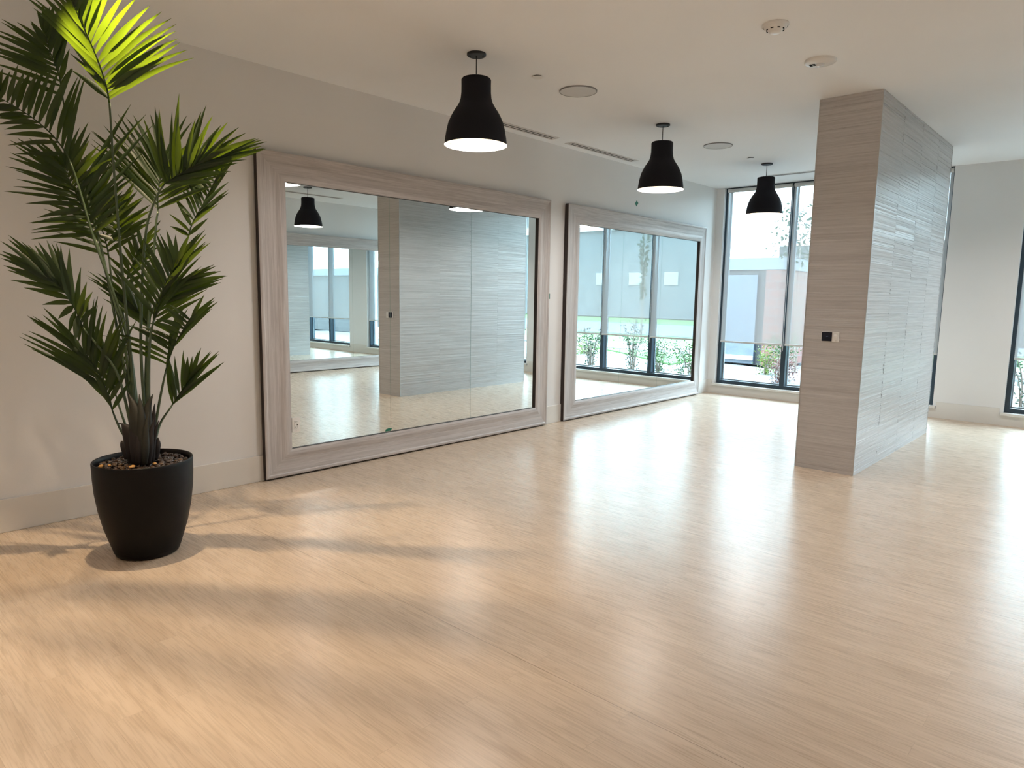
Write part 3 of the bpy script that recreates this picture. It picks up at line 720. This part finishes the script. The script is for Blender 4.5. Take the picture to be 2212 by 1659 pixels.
# left middle
frond([B(290), (268, 855, -.03), (249, 798, -.06), (212, 748, -.09)], [(180, 708, -.12), (168, 680, -.14), (155, 655, -.16), (140, 630, -.18), (120, 612, -.20), (95, 595, -.22)],
      [(175, 745), (160, 722), (100, 660), (32, 616), (10, 583), (3, 560), (2, 535)], 12, [(204, 658), (190, 600), (144, 528), (124, 525), (90, 523), (73, 533), (25, 513), (4, 524)], 16, 0.031, 22)
# left low
frond([B(284), (264, 935, .0)], [(245, 893, -.02), (232, 850, -.04), (218, 815, -.06), (200, 786, -.08), (180, 764, -.10)],
      [(195, 800), (100, 760), (48, 743), (45, 728), (63, 705), (56, 682), (77, 682), (97, 667)], 14, [(282, 822), (270, 790), (293, 700), (270, 685), (240, 670), (222, 660), (209, 643), (194, 645)], 14, 0.027, 23)
frond([B(290), (272, 920, .04)], [(252, 860, .04), (244, 820, .03), (236, 790, .02), (226, 765, .01)],
      [(190, 800), (170, 760), (185, 720), (200, 690)], 7, [(275, 800), (272, 760), (262, 720), (245, 690)], 8, 0.028, 27)
# middle fronds behind the stems
frond([B(305), (285, 780, .05), (268, 690, .08)], [(262, 640, .10), (275, 600, .10), (290, 562, .09), (308, 525, .08)],
      [(215, 600), (232, 560), (250, 530), (275, 505), (290, 482)], 11, [(330, 600), (335, 560), (345, 530), (340, 500), (348, 478)], 10, 0.024, 24)
frond([B(300), (280, 740, .03), (264, 600, .05)], [(258, 530, .05), (255, 500, .05), (256, 470, .04), (262, 440, .02)],
      [(195, 500), (200, 460), (215, 420), (235, 395)], 9, [(330, 480), (322, 450), (305, 415), (285, 395)], 9, 0.026, 25)
# sheaths round the foot
def sheath(pts, wd, name='leaf_sheath', m=M_husk, seed=0):
    r_ = random.Random(seed); pp = spline([at(*p) for p in pts], 5); s = MB(); rows = []
    for i, p in enumerate(pp):
        t = i / (len(pp) - 1); wv = wd * (1 - t ** 3) * (0.75 + 0.5 * math.sin(PI * t)) + 0.002
        rows.append([p - P0 + camr * (wv * math.sin(a)) - camdir * (wv * 0.8 * math.cos(a)) + Vector((0, 0, r_.uniform(-.003, .003))) for a in (-1.5, -0.9, -0.3, 0.3, 0.9, 1.5)])
    o = s.build(name, m, palm, smooth=True, fix=False) if False else None
    s.grid(rows); o = s.build(name, m, palm, smooth=True, fix=False)
    so = o.modifiers.new('thick', 'SOLIDIFY'); so.thickness = 0.003
    return o
b = MB(); b.lathe([(0.056, 0.0), (0.054, 0.06), (0.050, 0.13), (0.042, 0.20), (0.034, 0.25), (0.024, 0.30)], 14, cap1=True)
tk = b.build('trunk_base', M_trunk, palm, smooth=True)
for v in tk.data.vertices:
    v.co *= 1.0; v.co.x += 0.012 * noise.noise(v.co * 20); v.co.y += 0.012 * noise.noise(v.co * 20 + Vector((5, 5, 5)))
SH = [((298, 1000, -.06), (296, 925, -.07), (291, 880, -.06), (276, 848, -.05), .032, 0), ((286, 1000, -.05), (279, 945, -.06), (272, 918, -.06), (257, 914, -.05), .026, 1),
      ((318, 1000, -.06), (318, 935, -.06), (318, 885, -.04), (330, 852, -.03), .026, 0), ((308, 1002, -.08), (307, 945, -.08), (305, 895, -.07), (301, 852, -.05), .026, 0),
      ((328, 998, -.03), (329, 950, -.03), (331, 912, -.03), (334, 872, -.03), .018, 1), ((276, 992, -.01), (271, 968, -.01), (268, 955, -.01), (263, 952, -.01), .020, 1),
      ((336, 992, -.01), (338, 968, -.01), (340, 956, -.01), (342, 945, -.01), .018, 1), ((292, 1002, -.08), (290, 960, -.085), (288, 925, -.08), (284, 895, -.07), .020, 1),
      ((321, 1002, -.07), (323, 965, -.075), (326, 935, -.07), (333, 905, -.06), .018, 1), ((300, 1003, -.09), (300, 975, -.095), (299, 945, -.09), (297, 915, -.08), .018, 1),
      ((312, 1003, -.09), (314, 970, -.095), (315, 930, -.09), (320, 890, -.07), .018, 0), ((325, 985, -.05), (331, 955, -.05), (336, 930, -.05), (343, 908, -.05), .010, 1)]
for i, q_ in enumerate(SH):
    sheath([(x, y, D0 + d) for x, y, d in q_[:4]], q_[4], m=M_trunk if q_[5] else M_husk, seed=i)

# ------------------------------------------------------------------ outside
def grnd(name, poly, z, m, thick=0.05):
    b = MB(); n = len(poly); k_ = 0
    b.face([(x, y, z) for x, y in poly]); b.face([(x, y, z - thick) for x, y in reversed(poly)])
    for i in range(n):
        (xa, ya), (xb, yb) = poly[i], poly[(i + 1) % n]; b.face([(xa, ya, z - thick), (xb, yb, z - thick), (xb, yb, z), (xa, ya, z)])
    return struct(b, name, m)
def gm(name, a, c, scale, rough=0.9):
    m = mat(name, a, rough); q = N(m); g = q.noise(q.coord(), scale, 5, .7); q.l(q.ramp(g, [(0.35, a), (0.65, c)]), q.b.inputs['Base Color']); q.bump(g, 0.5, 0.02); return m
M_mulch = gm('wood mulch and stones', (0.035, 0.03, 0.03), (0.17, 0.16, 0.155), 22)
M_grass = gm('lawn grass', (0.030, 0.075, 0.010), (0.05, 0.11, 0.018), 30)
M_conc = gm('pale concrete', (0.10, 0.10, 0.10), (0.12, 0.118, 0.115), 8)
M_road = gm('grey asphalt', (0.060, 0.072, 0.08), (0.07, 0.085, 0.095), 12)
G = -0.15
grnd('ground', [(-60, YB + 0.3), (90, YB + 0.3), (90, 120), (-60, 120)], G - 0.06, M_mulch, 0.1)
grnd('garden_walk', [(-8.0, 12.8), (-0.9, 12.4), (0.4, 13.4), (-0.8, 15.6), (-8.0, 18.0)], G - 0.02, M_conc)
grnd('entry_walk', [(2.9, 12.6), (4.6, 12.0), (9.5, 15.2), (12, 17), (9.5, 17.6), (6.2, 16.3)], G - 0.02, M_conc)
grnd('lawn', [(3.6, 15.0), (6.6, 17.2), (12, 20.2), (30, 20.2), (30, 26), (-2, 26), (-2, 19.8), (4.0, 18.6)], G - 0.025, M_grass)
grnd('sidewalk', [(-10, 17.6), (1.5, 17.6), (40, 21.4), (40, 22.9), (-10, 19.1)], G - 0.01, M_conc)
grnd('street', [(-60, 25.5), (90, 25.5), (90, 36), (-60, 36)], G + 0.0, M_road)
grnd('far_lawn', [(-60, 36.0), (90, 36.0), (90, 44), (-60, 44)], G + 0.01, M_grass)

def brick(name, c1, c2, mo, sx=1.0):
    m = mat(name, c1, 0.85); q = N(m); br = q.n('ShaderNodeTexBrick'); t = q.n('ShaderNodeTexCoord'); s_ = q.n('ShaderNodeSeparateXYZ'); c = q.n('ShaderNodeCombineXYZ')
    q.l(t.outputs['Object'], s_.inputs[0]); q.l(q.math('ADD', s_.outputs[0], s_.outputs[1]), c.inputs[0]); q.l(s_.outputs[2], c.inputs[1]); q.l(c.outputs[0], br.inputs['Vector'])
    br.inputs['Color1'].default_value = (*c1, 1); br.inputs['Color2'].default_value = (*c2, 1); br.inputs['Mortar'].default_value = (*mo, 1)
    br.inputs['Scale'].default_value = sx; br.inputs['Brick Width'].default_value = 0.4; br.inputs['Row Height'].default_value = 0.2; br.inputs['Mortar Size'].default_value = 0.012
    q.l(br.outputs['Color'], q.b.inputs['Base Color']); return m
M_brickr = brick('red brown brick', (0.085, 0.035, 0.028), (0.11, 0.048, 0.038), (0.09, 0.07, 0.065))
M_brickg = brick('grey block', (0.034, 0.033, 0.034), (0.044, 0.042, 0.043), (0.055, 0.055, 0.055))
M_panel = gm('dark blue grey metal panel', (0.035, 0.045, 0.065), (0.05, 0.065, 0.085), 3, 0.5)
def part_box(root, name, a, b_, m, bevel=0.0):
    mb = MB(); L = root.location; mb.box(tuple(a[i] - L[i] for i in range(3)), tuple(b_[i] - L[i] for i in range(3))); return mb.build(name, m, root, bevel=bevel)
an = empty('annex_building', (-5, 16.8, G)); tag(an, 'low grey brick annex with dark metal doors outside the left window pane', 'building')
part_box(an, 'annex_wall', (-14, 16.2, G), (-1.75, 18.6, 2.12), M_brickg)
part_box(an, 'parapet', (-14.05, 16.1, 2.12), (-1.35, 18.7, 2.40), mat('pale parapet metal', (0.09, 0.10, 0.11), 0.6))
dr = part_box(an, 'metal_door', (-2.85, 16.08, G + 0.03), (-1.95, 16.19, 2.0), M_panel); 
part_box(an, 'metal_door', (-4.0, 16.08, G + 0.03), (-2.92, 16.19, 2.0), M_panel)
part_box(an, 'brick_pier', (-1.74, 16.05, G), (-1.38, 18.6, 2.11), M_brickr)
part_box(an, 'base_rail', (-4.0, 16.00, G + 0.12), (-1.95, 16.07, G + 0.22), mat('pale base rail', (0.45, 0.5, 0.55), 0.5))
po = empty('bollard_post', (-2.25, 14.6, G)); tag(po, 'pale metal post on a base plate in the walk outside the left pane', 'post')
b = MB(); b.lathe([(0.05, 0.0), (0.05, 0.32), (0.03, 0.40), (0.0, 0.41)], 16); b.build('post_shaft', M_metal, po)
b = MB(); b.box((-0.28, -0.18, -0.02), (0.28, 0.18, 0.02)); b.build('base_plate', M_metal, po)
tb = empty('taller_building', (-4, 31, G)); tag(tb, 'taller grey building behind the annex, seen through the blinds', 'building')
part_box(tb, 'wall', (-6.95, 30, G), (2.2, 38, 3.7), M_brickg)
part_box(tb, 'canopy', (-6.9, 29.2, 1.95), (-5.6, 29.95, 2.1), M_white)
part_box(tb, 'sign_box', (-6.9, 29.85, 1.2), (-6.2, 29.98, 1.75), M_white)
fb = empty('office_building', (24, 50, G)); tag(fb, 'long low building with small windows across the street, seen in the far mirror', 'building')
part_box(fb, 'wall', (-2, 46, G), (70, 58, 8.2), gm('pale facade', (0.06, 0.068, 0.07), (0.08, 0.088, 0.09), 1))
part_box(fb, 'roof_band', (-2.3, 45.7, 6.6), (70.3, 58.3, 7.2), mat('white roof band', (0.3, 0.3, 0.3), 0.6))
M_fwin = mat('pale far window', (0.16, 0.17, 0.17), 0.5)
for i in range(20):
    x = 2.0 + i * 3.1
    wv = part_box(fb, 'window', (x, 45.94, 2.35), (x + 1.15, 45.99, 3.3), M_fwin)

# shrubs -----------------------------------------------------------
def bush_mat(name, c1, c2):
    return leaf_mat(name, c1, c2, tuple(min(1, c * 1.5) for c in c2), 0.25)
BM = dict(yellow=bush_mat('yellow green foliage', (0.045, 0.07, 0.010), (0.09, 0.125, 0.02)), green=bush_mat('green foliage', (0.010, 0.028, 0.008), (0.025, 0.055, 0.014)),
          red=bush_mat('reddish foliage', (0.05, 0.02, 0.018), (0.09, 0.042, 0.034)), grey=bush_mat('grey green foliage', (0.012, 0.024, 0.014), (0.03, 0.05, 0.028)))
M_twig = mat('shrub twigs', (0.12, 0.09, 0.07), 0.8)
def shrub(x, y, h, r, kind, label, cat='shrub', n=420, stems=7, seed=0, upright=False, leaf=0.045, group='shrubs in the planting bed', gap=0.0):
    rnd = random.Random(seed); root = empty('garden_shrub' if cat == 'shrub' else 'young_tree', (x, y, G - 0.06)); tag(root, label, cat, group)
    s = MB(); tips = []
    for i in range(stems):
        a = 2 * PI * i / stems + rnd.uniform(-.4, .4); rr = r * rnd.uniform(0.4, 0.95)
        p0 = Vector((0.03 * math.cos(a), 0.03 * math.sin(a), 0)); p2 = Vector((rr * math.cos(a), rr * math.sin(a), h * rnd.uniform(0.7, 1.0)))
        p1 = (p0 + p2) / 2 + Vector((-0.2 * rr * math.cos(a), -0.2 * rr * math.sin(a), h * 0.12))
        pts = spline([p0, p1, p2], 5); s.tube(pts, [0.012 * (1 - .7 * j / len(pts)) for j in range(len(pts))], 5); tips.append(pts)
    s.build('stems', M_twig, root)
    f = MB()
    for i in range(n):
        pts = rnd.choice(tips); t = rnd.uniform(gap, 1.0); k_ = min(int(t * (len(pts) - 1)), len(pts) - 2); c = pts[k_].lerp(pts[k_ + 1], rnd.random())
        spread = r * (0.10 if upright else 0.34)
        c = c + Vector((rnd.gauss(0, spread), rnd.gauss(0, spread), rnd.gauss(0, spread * .7)))
        if c.z < 0.04: c.z = 0.04 + rnd.random() * 0.1
        d = Vector((rnd.gauss(0, 1), rnd.gauss(0, 1), rnd.uniform(-.2, 1.2))).normalized(); e_ = d.cross(Vector((rnd.random(), rnd.random(), rnd.random() + .1))).normalized()
        l_ = leaf * rnd.uniform(.7, 1.3)
        f.face([c - d * l_ * .5, c + e_ * l_ * .28, c + d * l_ * .6, c - e_ * l_ * .28])
    f.build('foliage', BM[kind], root, fix=False)
    return root
shrub(-0.98, 14.5, 0.62, 0.26, 'yellow', 'yellow green conifer shrub outside the leftmost window pane', n=700, seed=1)
shrub(-0.45, 13.9, 1.05, 0.30, 'green', 'taller green conifer shrub left of the first mullion', n=900, seed=2)
shrub(0.05, 14.9, 0.85, 0.30, 'green', 'green shrub just right of the first mullion', n=700, seed=3)
shrub(-0.18, 13.3, 0.55, 0.28, 'red', 'reddish shrub low in the second window pane beside the column', n=800, seed=4)
shrub(3.05, 12.4, 1.25, 0.42, 'grey', 'tall sparse shrub behind the mullion in the far mirror', n=520, seed=5, upright=True, stems=9)
shrub(3.75, 11.9, 1.05, 0.40, 'grey', 'leaning leafy shrub in the middle pane of the far mirror', n=480, seed=6, upright=True, stems=8)
shrub(2.95, 13.3, 0.62, 0.36, 'green', 'low wispy shrub on the mulch, centre of the mirrored bed', n=420, seed=7)
shrub(2.2, 13.3, 0.78, 0.42, 'green', 'round green shrub in the right pane of the far mirror', n=800, seed=8)
shrub(1.5, 13.8, 0.85, 0.45, 'yellow', 'bushy light green shrub nearest the mirrored window corner', n=900, seed=9)
shrub(2.6, 14.9, 0.65, 0.35, 'yellow', 'low yellow green shrub before the lawn strip', n=500, seed=10)
shrub(6.6, 15.6, 0.45, 0.7, 'yellow', 'spreading yellow flowering shrub at the left of the mirrored bed', n=900, seed=12)
shrub(5.0, 16.6, 0.5, 0.45, 'grey', 'twiggy grey shrub beside the yellow flowering one', n=500, seed=13)
shrub(4.7, 11.6, 0.6, 0.35, 'green', 'small green shrub outside the right window bay', n=400, seed=16)
tr = shrub(-0.78, 15.6, 3.75, 0.55, 'grey', 'slender young tree whose twigs show at the top of the second pane', cat='tree', n=420, stems=5, seed=14, leaf=0.10, gap=0.8, group='young trees outside')
tr = shrub(8.9, 22.2, 4.6, 0.35, 'grey', 'slender street tree behind the lawn, faint through the mirrored blinds', cat='tree', n=500, stems=4, seed=15, leaf=0.12, gap=0.3, upright=True, group='young trees outside')
rk = random.Random(3)
sb = MB(); sb.lathe([(0.0, 0.24), (0.03, 0.24), (0.035, 0.22), (0.035, 0.0)], 12); tag(sb.build('bed_light', M_metal, loc=(1.9, 12.6, G - 0.06)), 'short metal garden light standing in the mulch of the mirrored bed', 'garden light')
